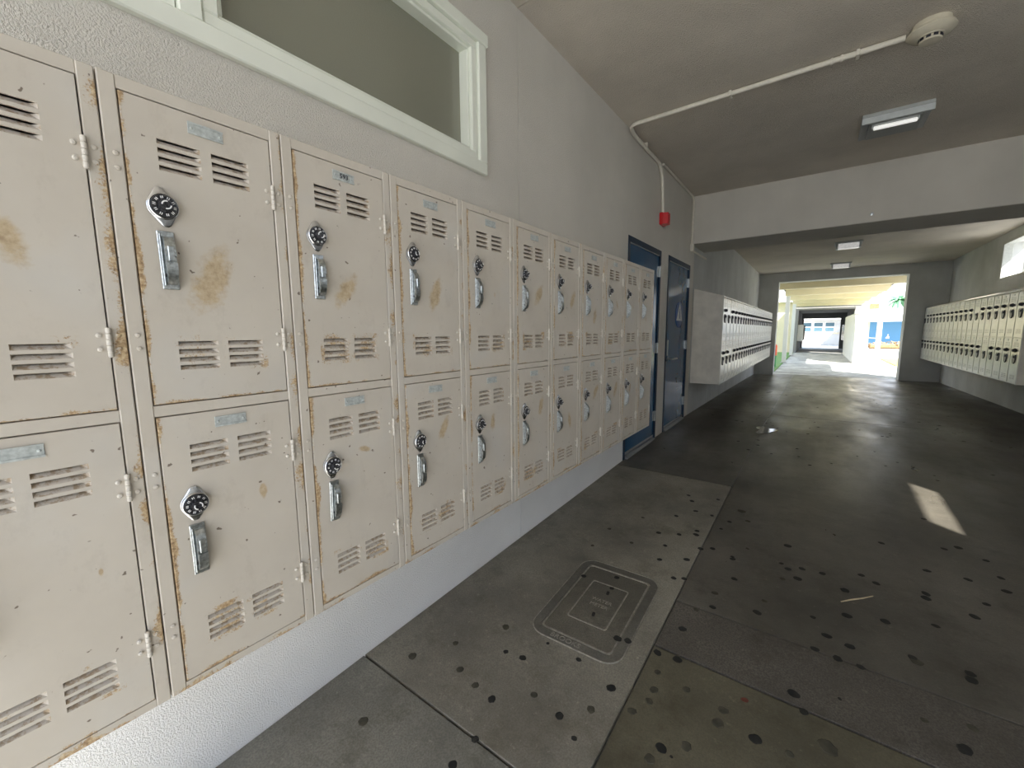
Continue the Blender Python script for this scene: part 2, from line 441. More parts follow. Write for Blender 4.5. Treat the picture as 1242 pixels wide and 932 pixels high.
# building mass on the left, behind the wall (keeps daylight out of the rooms)
mb = MB(); mb.box(-6, -2.45, Y0, Y1+.4, -.15, 3.4); mb.box(-2.45, -T-.005, Y0, -1.75, -.15, 3.4); mb.box(-2.45, -T-.005, 2.55, Y1+.4, -.15, 3.4); mb.box(-2.45, -T-.005, -1.75, 2.55, -.15, 1.05)
struct(mb.build('wall_building_mass', 'outside_cream'))

# ---- window 1 in the left wall (frosted pane and a boarded bay)
o = empty('window_1', (0, 0, 0)); struct(o, 'long pale green framed transom window above the lockers')
P = 'window_frame_paint'
def bar(name, y0, y1, z0, z1, x0, x1, c=.004): MB().cbox(x0, x1, y0, y1, z0, z1, c).build(name, P, o)
OY0, OY1, OZ0, OZ1 = -.96, 1.722, 2.153, 2.81
bar('frame_rail', OY0, OY1, OZ0, OZ0+.058, -.10, .022); bar('frame_rail', OY0, OY1+.012, OZ1-.055, OZ1, -.10, .026)
bar('frame_stile', OY1-.058, OY1, OZ0+.058, OZ1-.055, -.10, .022); bar('frame_stile', OY0, OY0+.058, OZ0+.058, OZ1-.055, -.10, .022)
bar('mullion', .452, .508, OZ0+.058, OZ1-.055, -.10, .018)
sy0, sy1, sz0, sz1 = .510, 1.662, 2.213, 2.753
bar('sash_rail', sy0, sy1, sz0, sz0+.036, -.09, .010); bar('sash_rail', sy0, sy1, sz1-.036, sz1, -.09, .010)
bar('sash_stile', sy0, sy0+.040, sz0+.036, sz1-.036, -.09, .010); bar('sash_stile', sy1-.040, sy1, sz0+.036, sz1-.036, -.09, .010)
gy0, gy1, gz0, gz1 = sy0+.040, sy1-.040, sz0+.036, sz1-.036
for a, c, d, e in ((gy0, gy1, gz0, gz0+.014), (gy0, gy1, gz1-.014, gz1), (gy0, gy0+.014, gz0+.014, gz1-.014), (gy1-.014, gy1, gz0+.014, gz1-.014)):
    bar('glazing_bead', a, c, d, e, -.06, -.004, .003)
MB().box(-.062, -.056, gy0+.002, gy1-.002, gz0+.002, gz1-.002).build('pane', 'frosted_glass', o)
MB().box(-.05, .004, OY0+.062, .448, OZ0+.062, OZ1-.059).build('board', 'window_board', o)

# ---- blue doors
def blue_door(idx, y0, y1, label, hinge_z, sign):
    zf = fz((y0+y1)/2); d = empty('door_%d' % idx, (0, y0, 0)); struct(d, label); W = y1-y0
    MB().cbox(-.14, .006, 0, .045, zf-.05, DZ, .003).build('door_frame', 'door_frame_blue', d)
    MB().cbox(-.14, .006, W-.045, W, zf-.05, DZ, .003).build('door_frame', 'door_frame_blue', d)
    MB().cbox(-.14, .006, .045, W-.045, DZ-.055, DZ, .003).build('door_frame', 'door_frame_blue', d)
    MB().cbox(-.057, -.008, .048, W-.048, zf+.018, DZ-.060, .003).build('door_leaf', 'door_blue', d)
    mb = MB(); mb.prism([(-.09, zf-.03), (.03, zf-.03), (.03, zf+.004), (.005, zf+.016), (-.09, zf+.016)], .046, W-.046, 'y')
    # prism axis y takes (x, z) profile
    mb.build('threshold', 'threshold_grey', d)
    MB().cbox(-.008, -.003, .055, W-.055, zf+.024, zf+.052, .002).build('kick_strip', 'threshold_grey', d)
    MB().box(-.012, .003, .050, W-.050, DZ-.0605, DZ-.0550).build('weather_strip', 'plate_zinc', d)
    for z in hinge_z:
        mb = MB(); mb.lathe([(.009, 0), (.009, .115)], (.006, W-.046, z-.057), 'z', 10); mb.box(-.008, -.003, W-.075, W-.046, z-.055, z+.055); mb.box(-.006, .010, W-.046, W-.018, z-.055, z+.055)
        mb.build('hinge', 'worn_chrome', d, smooth=True)
    return d
door_a = blue_door(1, D1[0], D1[1], 'blue painted door half hidden by the end locker', (2.00, 1.17, .40), False)
door_b = blue_door(2, D2[0], D2[1], 'blue restroom door with a round triangle sign', (1.99, 1.17, .40), True)
mb = MB(); mb.cbox(-.008, .002, .09, .125, 1.06, 1.25, .002); mb.build('lock_plate', 'worn_chrome', door_b)
mb = MB(); mb.lathe([(.026, 0), (.026, .010), (.014, .014), (.011, .045)], (-.007, .13, 1.02), 'x', 16); mb.tube(bend([(.030, .13, 1.02), (.046, .13, 1.02), (.046, .36, 1.018)], .015), .009, 10)
mb.build('lever_handle', 'worn_chrome', door_b, smooth=True)
sg = empty('restroom_sign', (-.0075, 5.57, 1.565))
tag(sg, 'round blue restroom sign with pale triangle on the blue door', 'sign')
MB().lathe([(.165, 0), (.165, .004), (.162, .006)], (0, 0, 0), 'x', 48).build('disc', 'sign_blue', sg, smooth=True)
MB().prism([(-.132, -.078), (.132, -.078), (0, .150)], .006, .010, 'x').build('triangle', 'sign_grey', sg)
mb = MB(); mb.lathe([(.011, 0), (.011, .002)], (.010, 0, .060), 'x', 14); mb.box(.010, .012, -.017, .017, .005, .045); mb.box(.010, .012, -.013, -.003, -.052, .005); mb.box(.010, .012, .003, .013, -.052, .005)
mb.build('pictogram', 'sign_blue', sg)

# ================================================================== NEAR LOCKERS
W, H, DEP = .3048, 1.210, .398
LX, LY, LZ = .400, .1976, .6088
DWX, DWH = .2495, .568
DOX = .0285
GAP = .0030
# -- meshes (local: x to the door's right, -y towards the corridor, z up)
def frame_mesh():
    e = .0011; mb = MB()
    mb.cbox(e, DOX-GAP, 0, .022, 0, H, .0018); mb.cbox(DOX+DWX+GAP, W-e, 0, .022, 0, H, .0018)
    for z0, z1 in ((0, .020-GAP), (.588+GAP, .616-GAP), (1.184+GAP, H)):
        mb.cbox(DOX-GAP, DOX+DWX+GAP, .001, .022, z0, z1, .001)
    for zb in (.020, .616):
        for hz in (.1225, .446):
            for dz in (-.0125, .0125):
                mb.lathe([(.0046, 0), (.0042, .0016), (.0022, .0028)], (.0150, 0, zb+hz+dz), 'y', 10, sgn=-1)
                mb.lathe([(.0046, 0), (.0042, .0016), (.0022, .0028)], (W-.0125, 0, zb+hz+dz), 'y', 10, sgn=-1)
    return mb.mesh('frame', 'locker_frame_paint')
def body_mesh():
    e = .0006; mb = MB(); t = .002
    mb.box(e, e+t, .022, DEP, 0, H); mb.box(W-e-t, W-e, .022, DEP, 0, H); mb.box(e+t, W-e-t, DEP-t, DEP, 0, H)
    for z in (0, .601, H-t): mb.box(e+t, W-e-t, .022, DEP-t, z, z+t)
    return mb.mesh('body', 'locker_frame_paint')
LVX = [(.0465, .1155), (.1345, .2035)]
LVT = [.505, .489, .473, .457, .122, .106, .090, .074]       # top edge of each louver
LH = .0098
def door_mesh():
    xs = sorted({0, DWX} | {a for p in LVX for a in p}); zs = sorted({0, DWH} | set(LVT) | {t-LH for t in LVT})
    mb = MB(); idx = {}; vs = []; fs = []
    for i, x in enumerate(xs):
        for j, z in enumerate(zs): idx[i, j] = len(vs); vs.append((x, 0, z))
    for i in range(len(xs)-1):
        for j in range(len(zs)-1):
            hole = any(abs(xs[i]-a) < 1e-6 for a, _ in LVX) and any(abs(zs[j+1]-t) < 1e-6 and abs(zs[j]-(t-LH)) < 1e-6 for t in LVT)
            if not hole: fs.append((idx[i, j], idx[i+1, j], idx[i+1, j+1], idx[i, j+1]))
    mb.add(vs, fs)
    me = mb.mesh('door', 'locker_door_paint')
    bm = bmesh.new(); bm.from_mesh(me)
    # folded edges of the sheet
    ring = [e for e in bm.edges if e.is_boundary and all(abs(v.co.x) < 1e-6 or abs(v.co.x-DWX) < 1e-6 or abs(v.co.z) < 1e-6 or abs(v.co.z-DWH) < 1e-6 for v in e.verts)]
    r = bmesh.ops.extrude_edge_only(bm, edges=ring)
    nv = [g for g in r['geom'] if isinstance(g, bmesh.types.BMVert)]
    for v in nv:
        v.co.y = .0016
        v.co.x += -.0010 if v.co.x < 1e-6 else (.0010 if v.co.x > DWX-1e-6 else 0)
        v.co.z += -.0010 if v.co.z < 1e-6 else (.0010 if v.co.z > DWH-1e-6 else 0)
    ne = [g for g in r['geom'] if isinstance(g, bmesh.types.BMEdge)]
    r = bmesh.ops.extrude_edge_only(bm, edges=ne)
    for v in [g for g in r['geom'] if isinstance(g, bmesh.types.BMVert)]: v.co.y = .016
    bm.to_mesh(me); bm.free()
    # outside faces the corridor (-y)
    me.update()
    bm = bmesh.new(); bm.from_mesh(me); bmesh.ops.recalc_face_normals(bm, faces=bm.faces[:])
    front = max(bm.faces, key=lambda f: f.calc_area() if abs(f.normal.y) > .9 else 0)
    if front.normal.y > 0: bmesh.ops.reverse_faces(bm, faces=bm.faces[:])
    bm.to_mesh(me); bm.free(); me.update(); return me
def louver_mesh():
    # pressed inwards: ramp from the lower lip to a slit under the upper edge, triangular ends
    a, c = 0, LVX[0][1]-LVX[0][0]; t = .0075; k = .010
    mb = MB(); vs = [(a, 0, 0), (c, 0, 0), (c-k, t, LH*.80), (a+k*.4, t, LH*.80), (a, 0, LH), (c, 0, LH)]
    mb.add(vs, [(0, 1, 2, 3), (0, 3, 4), (1, 5, 2)])
    # turned lip along the upper edge
    mb.add([(a, 0, LH), (c, 0, LH), (c, .002, LH-.0006), (a, .002, LH-.0006)], [(0, 1, 2, 3)])
    me = bpy.data.meshes.new('louver'); me.from_pydata(mb.v, [], mb.f); me.materials.append(MATS['louver_paint']); me.update(); return me
b = NB('louver_paint'); co = b.coord(); oi = b.n('ShaderNodeObjectInfo')
va = b.n('ShaderNodeVectorMath'); va.operation = 'ADD'; b.L(co, va.inputs[0]); b.L(oi.outputs['Location'], va.inputs[1])
f = b.noise(95, 4, .7, va.outputs[0])
b.set(b.mix(b.ramp(f, [(.47, 0.), (.60, .75)]), (.52, .47, .41), (.28, .19, .10)), .55, 0, .35)
def lock_plate_mesh():
    pts = []
    n = 40
    for i in range(n):
        a = 2*PI*i/n; d = Vector((math.cos(a), math.sin(a)))
        # support hull of a disc and two tip discs
        best = max(((Vector(c)+d*r) for c, r in (((0, 0), .0245), ((0, .0275), .0095), ((0, -.0275), .0095))), key=lambda p: p.dot(d))
        if not pts or (Vector(pts[-1])-best).length > 1e-5: pts.append((best.x, best.y))
    mb = MB(); k = len(pts)
    vs = [(p[0], 0, p[1]) for p in pts] + [(p[0], -.003, p[1]) for p in pts] + [(p[0]*.90, -.0045, p[1]*.93) for p in pts]
    fs = [tuple(range(2*k, 3*k))]
    for j in range(2):
        for i in range(k): fs.append((j*k+i, j*k+(i+1) % k, (j+1)*k+(i+1) % k, (j+1)*k+i))
    mb.add(vs, fs + [tuple(range(k))[::-1]])
    mb.lathe([(.0238, .003), (.0238, .010), (.0222, .0115), (.0208, .0105)], (0, 0, 0), 'y', 32, sgn=-1)
    return mb.mesh('lock_plate', 'chrome', True)
def dial_mesh():
    mb = MB(); mb.lathe([(.0205, .008), (.0205, .0125), (.0195, .0140), (.0110, .0150)], (0, 0, 0), 'y', 32, 0, -1)
    mb.lathe([(.0108, .013), (.0104, .024), (.0090, .0265), (.0040, .0265), (.0030, .0250)], (0, 0, 0), 'y', 24, 0, -1)
    for i in range(12):                                 # ridges on the knob
        a = 2*PI*i/12; mb.lathe([(.0016, .0145), (.0014, .024)], (.0105*math.cos(a), 0, .0105*math.sin(a)), 'y', 6, 0, -1)
    for i in range(10):                                 # numbers read as short white marks
        a = 2*PI*(i+.3)/10; ca, sa = math.cos(a), math.sin(a)
        def P(r, t, y): return (r*ca-t*sa, y, r*sa+t*ca)
        for t0 in (-.0021, .0007):
            y = -.0152
            mb.add([P(.0138, t0, y), P(.0182, t0, y), P(.0182, t0+.0013, y), P(.0138, t0+.0013, y), P(.0138, t0, y+.0022), P(.0182, t0, y+.0022), P(.0182, t0+.0013, y+.0022), P(.0138, t0+.0013, y+.0022)],
                   [(0, 1, 2, 3), (0, 4, 5, 1), (1, 5, 6, 2), (2, 6, 7, 3), (3, 7, 4, 0), (7, 6, 5, 4)], 1)
    for a0, a1 in ((.3, 2.2), (3.5, 5.3)):              # white arcs on the knob
        vs = []; n = 8
        for i in range(n+1):
            a = a0+(a1-a0)*i/n
            for r in (.0058, .0080): vs.append((r*math.cos(a), -.0272, r*math.sin(a)))
        for i in range(n+1):
            a = a0+(a1-a0)*i/n
            for r in (.0058, .0080): vs.append((r*math.cos(a), -.0255, r*math.sin(a)))
        q = 2*(n+1); fs = []
        for i in range(n):
            fs += [(2*i, 2*i+1, 2*i+3, 2*i+2), (2*i, 2*i+2, q+2*i+2, q+2*i), (2*i+1, q+2*i+1, q+2*i+3, 2*i+3)]
        mb.add(vs, fs, 1)
    return mb.mesh('lock_dial', ['dial_black', 'dial_white'], True)
def handle_plate_mesh():
    mb = MB(); mb.cbox(0, .027, -.004, 0, 0, .110, .0012); mb.cbox(.002, .0045, -.010, -.003, .006, .104, .0008)
    return mb.mesh('handle_plate', 'worn_chrome')
def handle_mesh():
    mb = MB()
    pr = [(-.003, .100), (-.010, .0985), (-.016, .092), (-.0195, .083), (-.0215, .072), (-.0215, .062), (-.0175, .061), (-.0175, .050), (-.0215, .049), (-.0222, .038), (-.0205, .026), (-.0160, .016), (-.0095, .010), (-.003, .009)]
    mb.prism(pr, .006, .0225, 'x', 0)
    mb.lathe([(.0034, 0), (.0034, .0008)], (.0060, -.0085, .026), 'x', 12, 1, -1)
    mb.cbox(.009, .019, -.0245, -.019, .052, .080, .001, 0)
    return mb.mesh('handle', ['worn_chrome', 'ink_black'], True)
def hinge_mesh():
    mb = MB(); n = 5; h = .053/n
    for i in range(n): mb.lathe([(.0034, 0), (.0042, .0008), (.0042, h-.0012), (.0034, h-.0004)], (0, -.0025, i*h), 'z', 12)
    mb.lathe([(.0028, -.001), (.0028, .053)], (0, -.0025, 0), 'z', 8)
    for dz in (.014, .039): mb.lathe([(.0044, 0), (.0040, .0024), (.0020, .0038)], (-.0125, 0, dz), 'y', 10, sgn=-1)
    return mb.mesh('hinge', 'hinge_paint', True)
plain('hinge_paint', (.58, .54, .48), .42, 0, .5, .15, 200)
def plate_mesh():
    mb = MB(); mb.cbox(0, .0605, -.0016, 0, 0, .0225, .0005); mb.box(0, .0605, -.0030, -.0012, 0, .0035); mb.box(0, .0605, -.0030, -.0012, .019, .0225)
    for x in (.006, .0545): mb.lathe([(.0028, .001), (.0024, .0028), (.0010, .0036)], (x, 0, .0112), 'y', 8, sgn=-1)
    return mb.mesh('number_plate', 'plate_zinc')
M_frame, M_body, M_door, M_louver = frame_mesh(), body_mesh(), door_mesh(), louver_mesh()
M_lp, M_dial, M_hp, M_handle, M_hinge, M_plate = lock_plate_mesh(), dial_mesh(), handle_plate_mesh(), handle_mesh(), hinge_mesh(), plate_mesh()

# stains per column: upper then lower door (x, z, half width, tilt)
STN = {-1: [(.150, .285, .020, .3), (.20, .30, .004, 0)], 0: [(.116, .250, .034, -.38+PI), (.178, .366, .009, 0)],
       1: [(.120, .250, .024, -.6+PI), (.15, .40, .010, 1.2)], 2: [(.140, .262, .026, -.35+PI), (.160, .400, .020, -.5+PI)],
       3: [(.15, .28, .005, 0), (.128, .372, .016, -.2+PI)], 4: [(.165, .300, .026, -.6+PI), (.185, .385, .022, -.3+PI)],
       5: [(.185, .295, .024, -.5+PI), (.165, .262, .020, .2)], 6: [(.150, .220, .022, -.3+PI), (.180, .380, .026, -.8+PI)],
       7: [(.17, .30, .012, .4), (.175, .36, .026, -.4+PI)], 8: [(.15, .30, .008, 0), (.13, .34, .018, -.2+PI)], 9: [(.12, .22, .008, 0), (.16, .36, .008, 0)]}
LBL = {-1: 'beige two-door locker cut by the picture edge, rusty along its lower louvers',
       0: 'beige two-door locker with a long tan smear beside its upper handle',
       1: 'beige two-door locker with the number 593 inked on its plate',
       2: 'beige two-door locker with round brown stain, second past the 593 plate locker'.replace('second', 'next'),
       3: 'clean-fronted beige two-door locker, second past the one with the 593 plate',
       4: 'beige two-door locker with slanted brown smear, third past the 593 plate',
       5: 'beige two-door locker, fifth counted back from the blue door end',
       6: 'beige two-door locker, fourth counted back from the blue door end',
       7: 'beige two-door locker, third counted back from the blue door end',
       8: 'beige two-door locker, second from the end that covers a blue door',
       9: 'beige two-door locker at the row end, hanging in front of a blue door'}
LBL[5] = 'beige two-door locker, fifth from the row end by the blue door'
TXT = {(1, 1): '593', (0, 1): '595', (0, 0): '596', }
for k in range(-1, 10):
    u = empty('locker', (LX, LY+k*W, LZ), PI/2)
    tag(u, LBL[k], 'locker', 'beige lockers along the near wall')
    fr = put('frame', M_frame, u); fr.color = ({-1: 1.12, 0: 1.03}.get(k, .95), 1, 1, 1); put('body', M_body, u)
    for tier in (1, 0):
        zb = (.020, .616)[tier]
        d = put('door', M_door, u, (DOX, random.uniform(-.0006, .0012), zb), (0, 0, random.uniform(-.003, .003)))
        s = STN[k][1-tier]; d.color = s
        for i, (a, c) in enumerate(LVX):
            for t in LVT: put('louver', M_louver, d, (a, 0, t-LH))
        jx, jz = random.uniform(-.0015, .0015), random.uniform(-.002, .002)
        if not (k == 1 and tier == 9):
            pt = .0945 if tier == 0 else .098
            pl = put('number_plate', M_plate, d, (pt, -.0002, .532+jz), (0, random.uniform(-.02, .02), 0))
        if (k, tier) == (1, 1):
            put('plate_number', text_mesh('593', .0165, 'ink_black'), d, (pt+.031, -.0026, .543+jz), (PI/2, 0, 0))
        put('lock_plate', M_lp, d, (.0445+jx, 0, .379+jz), (0, random.uniform(-.12, .12), 0))
        put('lock_dial', M_dial, d, (.0445+jx, 0, .379+jz), (0, random.uniform(0, 6.2), 0))
        tl = random.uniform(-.03, .03)
        put('handle_plate', M_hp, d, (.0315+jx, 0, .224+jz), (0, tl, 0))
        put('handle', M_handle, d, (.0315+jx, -.0005, .224+jz), (0, tl, 0))
        for hz in (.1225, .446): put('hinge', M_hinge, d, (DWX+.0010, -.0008, hz-.0265))

# ================================================================== FAR WHITE LOCKERS
def white_unit_meshes(depth=.378):
    Hh, w = 1.216, W-.0012; rise = .115; M = {}
    mb = MB()
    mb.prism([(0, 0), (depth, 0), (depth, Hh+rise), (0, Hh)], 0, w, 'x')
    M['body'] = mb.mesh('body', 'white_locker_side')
    mb = MB(); mb.cbox(0, w, -.004, 0, 0, .012, .001); mb.cbox(0, w, -.004, 0, Hh-.014, Hh, .001); mb.cbox(0, w, -.004, 0, .596, .606, .001)
    mb.cbox(0, .010, -.004, 0, .012, Hh-.014, .001); mb.cbox(w-.010, w, -.004, 0, .012, Hh-.014, .001)
    M['frame'] = mb.mesh('frame', 'white_locker_paint')
    dw, dh = w-.026, .578
    mb = MB(); mb.cbox(0, dw, -.006, .000, 0, dh, .0015); M['door'] = mb.mesh('door', 'white_locker_paint')
    mb = MB()
    for z in (.05, .07, .09, .47, .49, .51):
        for a in (.055, .150): mb.box(a, a+.07, -.0072, -.0050, z, z+.007)
    M['louver_slits'] = mb.mesh('louver_slits', 'white_locker_slit')
    mb = MB(); pts = [(-.078, 0), (-.026, .020), (0, .027), (.026, .020), (.078, 0), (.026, -.020), (0, -.027), (-.026, -.020)]
    mb.prism(pts, -.012, -.005, 'y'); mb.lathe([(.021, .010), (.020, .024), (.014, .036)], (0, 0, 0), 'y', 12, sgn=-1)
    M['dial_lock'] = mb.mesh('dial_lock', 'black_plastic', True)
    mb = MB(); pts = [(-.048, .055), (.048, .055), (.052, .0), (.040, -.040), (.014, -.062), (-.014, -.062), (-.040, -.040), (-.052, .0)]
    mb.prism(pts, -.016, -.005, 'y'); mb.cbox(-.030, .030, -.024, -.014, .010, .040, .003)
    M['pull_handle'] = mb.mesh('pull_handle', 'black_plastic')
    mb = MB(); mb.cbox(0, .05, -.008, -.005, 0, .02, .0006); M['number_plate'] = mb.mesh('number_plate', 'plate_zinc')
    return M
WM = white_unit_meshes()
ORD = 'first second third fourth fifth sixth seventh eighth ninth tenth eleventh twelfth thirteenth fourteenth fifteenth sixteenth seventeenth eighteenth nineteenth twentieth twenty-first twenty-second twenty-third twenty-fourth twenty-fifth'.split()
def white_row(n, x, y_first, step, z, rz, label, group):
    for i in range(n):
        u = empty('white_locker', (x, y_first+step*i, z), rz); tag(u, label % ORD[i], 'locker', group)
        put('body', WM['body'], u); put('frame', WM['frame'], u)
        for zb in (.015, .613-.008):
            d = put('door', WM['door'], u, (.0125, -.001, zb))
            ls = put('louver_slits', WM['louver_slits'], d); ls['kind'] = 'stuff'
            if random.random() > .04: put('dial_lock', WM['dial_lock'], d, (.135, 0, .418))
            put('pull_handle', WM['pull_handle'], d, (.135, 0, .308)); put('number_plate', WM['number_plate'], d, (.112, 0, .540))
white_row(25, .380, 6.28, W, .612, PI/2, 'white two-door locker, %s counted from the blue restroom door towards the exit', 'white lockers past the blue doors')
NR = 20
white_row(NR, RX-.380, Y1-.02, -W, .640, -PI/2, 'white two-door locker below the high window, %s counted from the exit pillar', 'white lockers under the high window')

# ================================================================== CEILING SERVICES
# smoke detector
sd = empty('smoke_detector', (1.845, 3.545, CZ)); tag(sd, 'cream smoke detector at the end of a ceiling conduit', 'detector')
MB().lathe([(.085, 0), (.085, -.022), (.078, -.030)], (0, 0, 0), 'z', 32).build('base', 'detector_plastic', sd, smooth=True)
MB().lathe([(.060, -.028), (.105, -.036), (.108, -.048), (.092, -.064), (.062, -.074), (.060, -.078)], (0, 0, 0), 'z', 32).build('cover', 'detector_plastic', sd, smooth=True)
mb = MB(); mb.lathe([(.048, -.076), (.048, -.092), (.052, -.094), (.048, -.100), (.02, -.104)], (0, 0, 0), 'z', 24); mb.build('sensing_head', 'detector_plastic', sd, smooth=True)
mb = MB()
for i in range(10):
    a = 2*PI*i/10; ca, sa = math.cos(a), math.sin(a)
    mb.add([((.0485)*ca-t*sa, .0485*sa+t*ca, z) for t in (-.010, .010) for z in (-.078, -.091)] + [((.052)*ca-t*sa, .052*sa+t*ca, z) for t in (-.010, .010) for z in (-.078, -.091)],
           [(0, 1, 3, 2), (4, 6, 7, 5), (0, 4, 5, 1), (2, 3, 7, 6), (0, 2, 6, 4), (1, 5, 7, 3)])
mb.build('vent_slots', 'ink_black', sd)
# conduit to the alarm
cd = empty('conduit', (1.76, 3.57, CZ-.013)); tag(cd, 'painted conduit from the smoke detector down to the red alarm', 'pipe')
def cpath(o, pts, r, n='pipe'):
    L = Vector(o.location); MB().tube([p-L for p in bend(pts, .09, 8)], r, 12).build(n, 'conduit_paint', o, smooth=True)
cpath(cd, [(1.738, 3.57, 3.083), (.04, 3.60, 3.083), (.022, 3.75, 3.066), (.022, 4.50, 3.055), (.022, 4.59, 2.96), (.022, 4.66, 2.60)], .017)
def clip(o, p, ax):
    L = Vector(o.location); p = Vector(p)-L; mb = MB()
    if ax == 'x': mb.cbox(p.x-.010, p.x+.010, p.y-.022, p.y+.040, p.z-.020, p.z+.017, .003)
    elif ax == 'y': mb.cbox(p.x-.020, p.x+.021, p.y-.010, p.y+.010, p.z-.021, p.z+.040, .003)
    mb.build('strap', 'conduit_paint', o)
clip(cd, (.80, 3.587, 3.083), 'x'); clip(cd, (1.52, 3.574, 3.083), 'x'); clip(cd, (.022, 4.05, 3.064), 'y')
for x in (1.39, 1.44): MB().lathe([(.019, -.008), (.0215, -.004), (.0215, .004), (.019, .008)], (x-1.76, 3.576-3.57, -.011), 'x', 14).build('coupling', 'conduit_paint', cd, smooth=True)
# thinner conduit beyond, down the beam corner
ce = empty('conduit', (.015, 4.62, 3.085)); tag(ce, 'thin painted conduit running past the alarm and down beside the beam', 'pipe')
cpath(ce, [(.018, 4.62, 3.088), (.018, BY0-.10, 3.088), (.018, BY0-.03, 3.04), (.018, BY0-.03, 2.47)], .0135)
MB().cbox(-.012, .030, BY0-.06-4.62, BY0+.0-4.62, 2.405-3.085, 2.50-3.085, .004).build('junction_box', 'conduit_paint', ce)
MB().tube([(0, BY0-4.62, 2.425-3.085), (0, BY0+.85-4.62, 2.425-3.085)], .0125, 10).build('pipe', 'conduit_paint', ce, smooth=True)
# alarm
al = empty('fire_alarm', (0, 4.60, 2.48)); tag(al, 'red fire alarm box at the foot of the wall conduit', 'alarm')
MB().cbox(0.001, .040, 0, .125, 0, .125, .006).build('back_box', 'alarm_red', al)
mb = MB(); mb.prism([(.040, .004), (.085, .022), (.085, .103), (.040, .121)], .006, .119, 'z'); mb.build('sounder_cover', 'alarm_red', al)
MB().cbox(.085, .091, .040, .085, .030, .095, .003).build('strobe_lens', 'alarm_red', al)
MB().lathe([(.006, 0), (.006, .006)], (.018, .02, .125), 'z', 8).build('screw', 'worn_chrome', al)
# ceiling fixtures
lf = empty('ceiling_light', (1.83, 4.90, CZ)); tag(lf, 'square grey ceiling light with one white tube in front of the beam', 'ceiling light')
mb = MB(); mb.cbox(-.215, .215, -.25, .25, -.03, -.0005, .004); mb.build('base_plate', 'fixture_grey', lf)
mb = MB(); mb.prism([(-.25, -.03), (-.245, -.075), (-.225, -.075), (-.205, -.03)], -.215, .215, 'x'); mb.build('front_lip', 'fixture_lip', lf)
mb = MB(); mb.prism([(-.195, -.029), (-.165, -.062), (.165, -.062), (.205, -.029)], -.165, .165, 'x'); mb.build('reflector', 'lens_grey', lf)
MB().lathe([(.010, -.135), (.016, -.130), (.016, .130), (.010, .135)], (0, -.13, -.082), 'x', 14).build('lamp_tube', 'lamp_tube', lf, smooth=True)
for x in (-.14, .14): MB().cbox(x-.006, x+.006, -.145, -.115, -.084, -.058, .002).build('lamp_socket', 'fixture_grey', lf)
for y, lab in ((10.0, 'white wedge ceiling light just past the beam'), (13.0, 'white wedge ceiling light nearest the passage exit')):
    o = empty('ceiling_light', (1.79, y, CZ2)); tag(o, lab, 'ceiling light', 'wedge ceiling lights past the beam')
    MB().cbox(-.20, .20, -.15, .15, -.03, -.0005, .004).build('base_plate', 'fixture_lip', o)
    mb = MB(); mb.prism([(-.13, -.03), (-.08, -.11), (.08, -.11), (.13, -.03)], -.15, .15, 'x'); mb.build('lens', 'lamp_lens', o)
    for s in (-1, 1):
        mb = MB(); mb.prism([(-.135, -.03), (-.085, -.113), (.085, -.113), (.135, -.03)], s*.165-.015, s*.165+.015, 'x'); mb.build('end_cap', 'fixture_lip', o)
# bolt stub on the beam
bs = empty('wall_anchor', (1.82, BY0, 2.585)); tag(bs, 'small dark anchor stub on the beam face', 'anchor')
MB().lathe([(.016, 0), (.016, .006), (.007, .008), (.007, .030)], (0, 0, 0), 'y', 12, sgn=-1).build('stub', 'worn_chrome', bs)

# ================================================================== FLOOR LID AND MARKS
def rrect(w, h, r, n=7):
    pts = []
    for cx, cy, a0 in ((w/2-r, h/2-r, 0), (-w/2+r, h/2-r, PI/2), (-w/2+r, -h/2+r, PI), (w/2-r, -h/2+r, 1.5*PI)):
        for i in range(n): a = a0+PI/2*i/(n-1); pts.append((cx+r*math.cos(a), cy+r*math.sin(a)))
    return pts
def ring(mb, o, i, z0, z1, mat=0):
    n = len(o); vs = [(p[0], p[1], z0) for p in o]+[(p[0], p[1], z1) for p in o]+[(p[0], p[1], z0) for p in i]+[(p[0], p[1], z1) for p in i]
    fs = []
    for k in range(n):
        j = (k+1) % n
        fs += [(k, j, n+j, n+k), (n+k, n+j, 3*n+j, 3*n+k), (3*n+k, 3*n+j, 2*n+j, 2*n+k), (2*n+k, 2*n+j, j, k)]
    mb.add(vs, fs, mat); return mb
lx, ly = .672, 1.725
slope = math.atan((fz(2.0)-fz(1.4))/.6)
lid = empty('utility_box', (lx, ly, fz(ly)+.0005)); lid.rotation_euler = (slope, 0, .03)
tag(lid, 'rectangular concrete utility box lid lettered BROOKS, set in the floor', 'utility box')
OW, OH = .415, .640
ring(MB(), rrect(OW, OH, .075), rrect(.336, .556, .022), -.01, .0035).build('rim', 'lid_ring', lid)
ring(MB(), rrect(OW+.004, OH+.004, .077), rrect(OW-.002, OH-.002, .074), -.01, .0055).build('rim_edge', 'lid_ridge', lid)
mb = MB(); mb.prism(rrect(.322, .540, .02), -.012, .0005, 'z'); cov = mb.build('cover', 'lid_concrete', lid)
ring(MB(), rrect(.326, .546, .022), rrect(.316, .534, .020), -.01, .0050).build('cover_edge', 'lid_ridge', cov)
ring(MB(), rrect(.190, .310, .012), rrect(.180, .300, .010), -.005, .0040).build('inner_edge', 'lid_ridge', cov)
mb = MB(); mb.prism(rrect(.176, .296, .010), -.005, .0020, 'z'); mb.build('inner_plate', 'lid_concrete', cov)
for y in (-.085, .092):
    mb = MB(); mb.prism(rrect(.014, .030, .006), .001, .0026, 'z'); mb.build('lift_hole', 'gum_dark', cov, (.008, y, 0), (0, 0, .2))
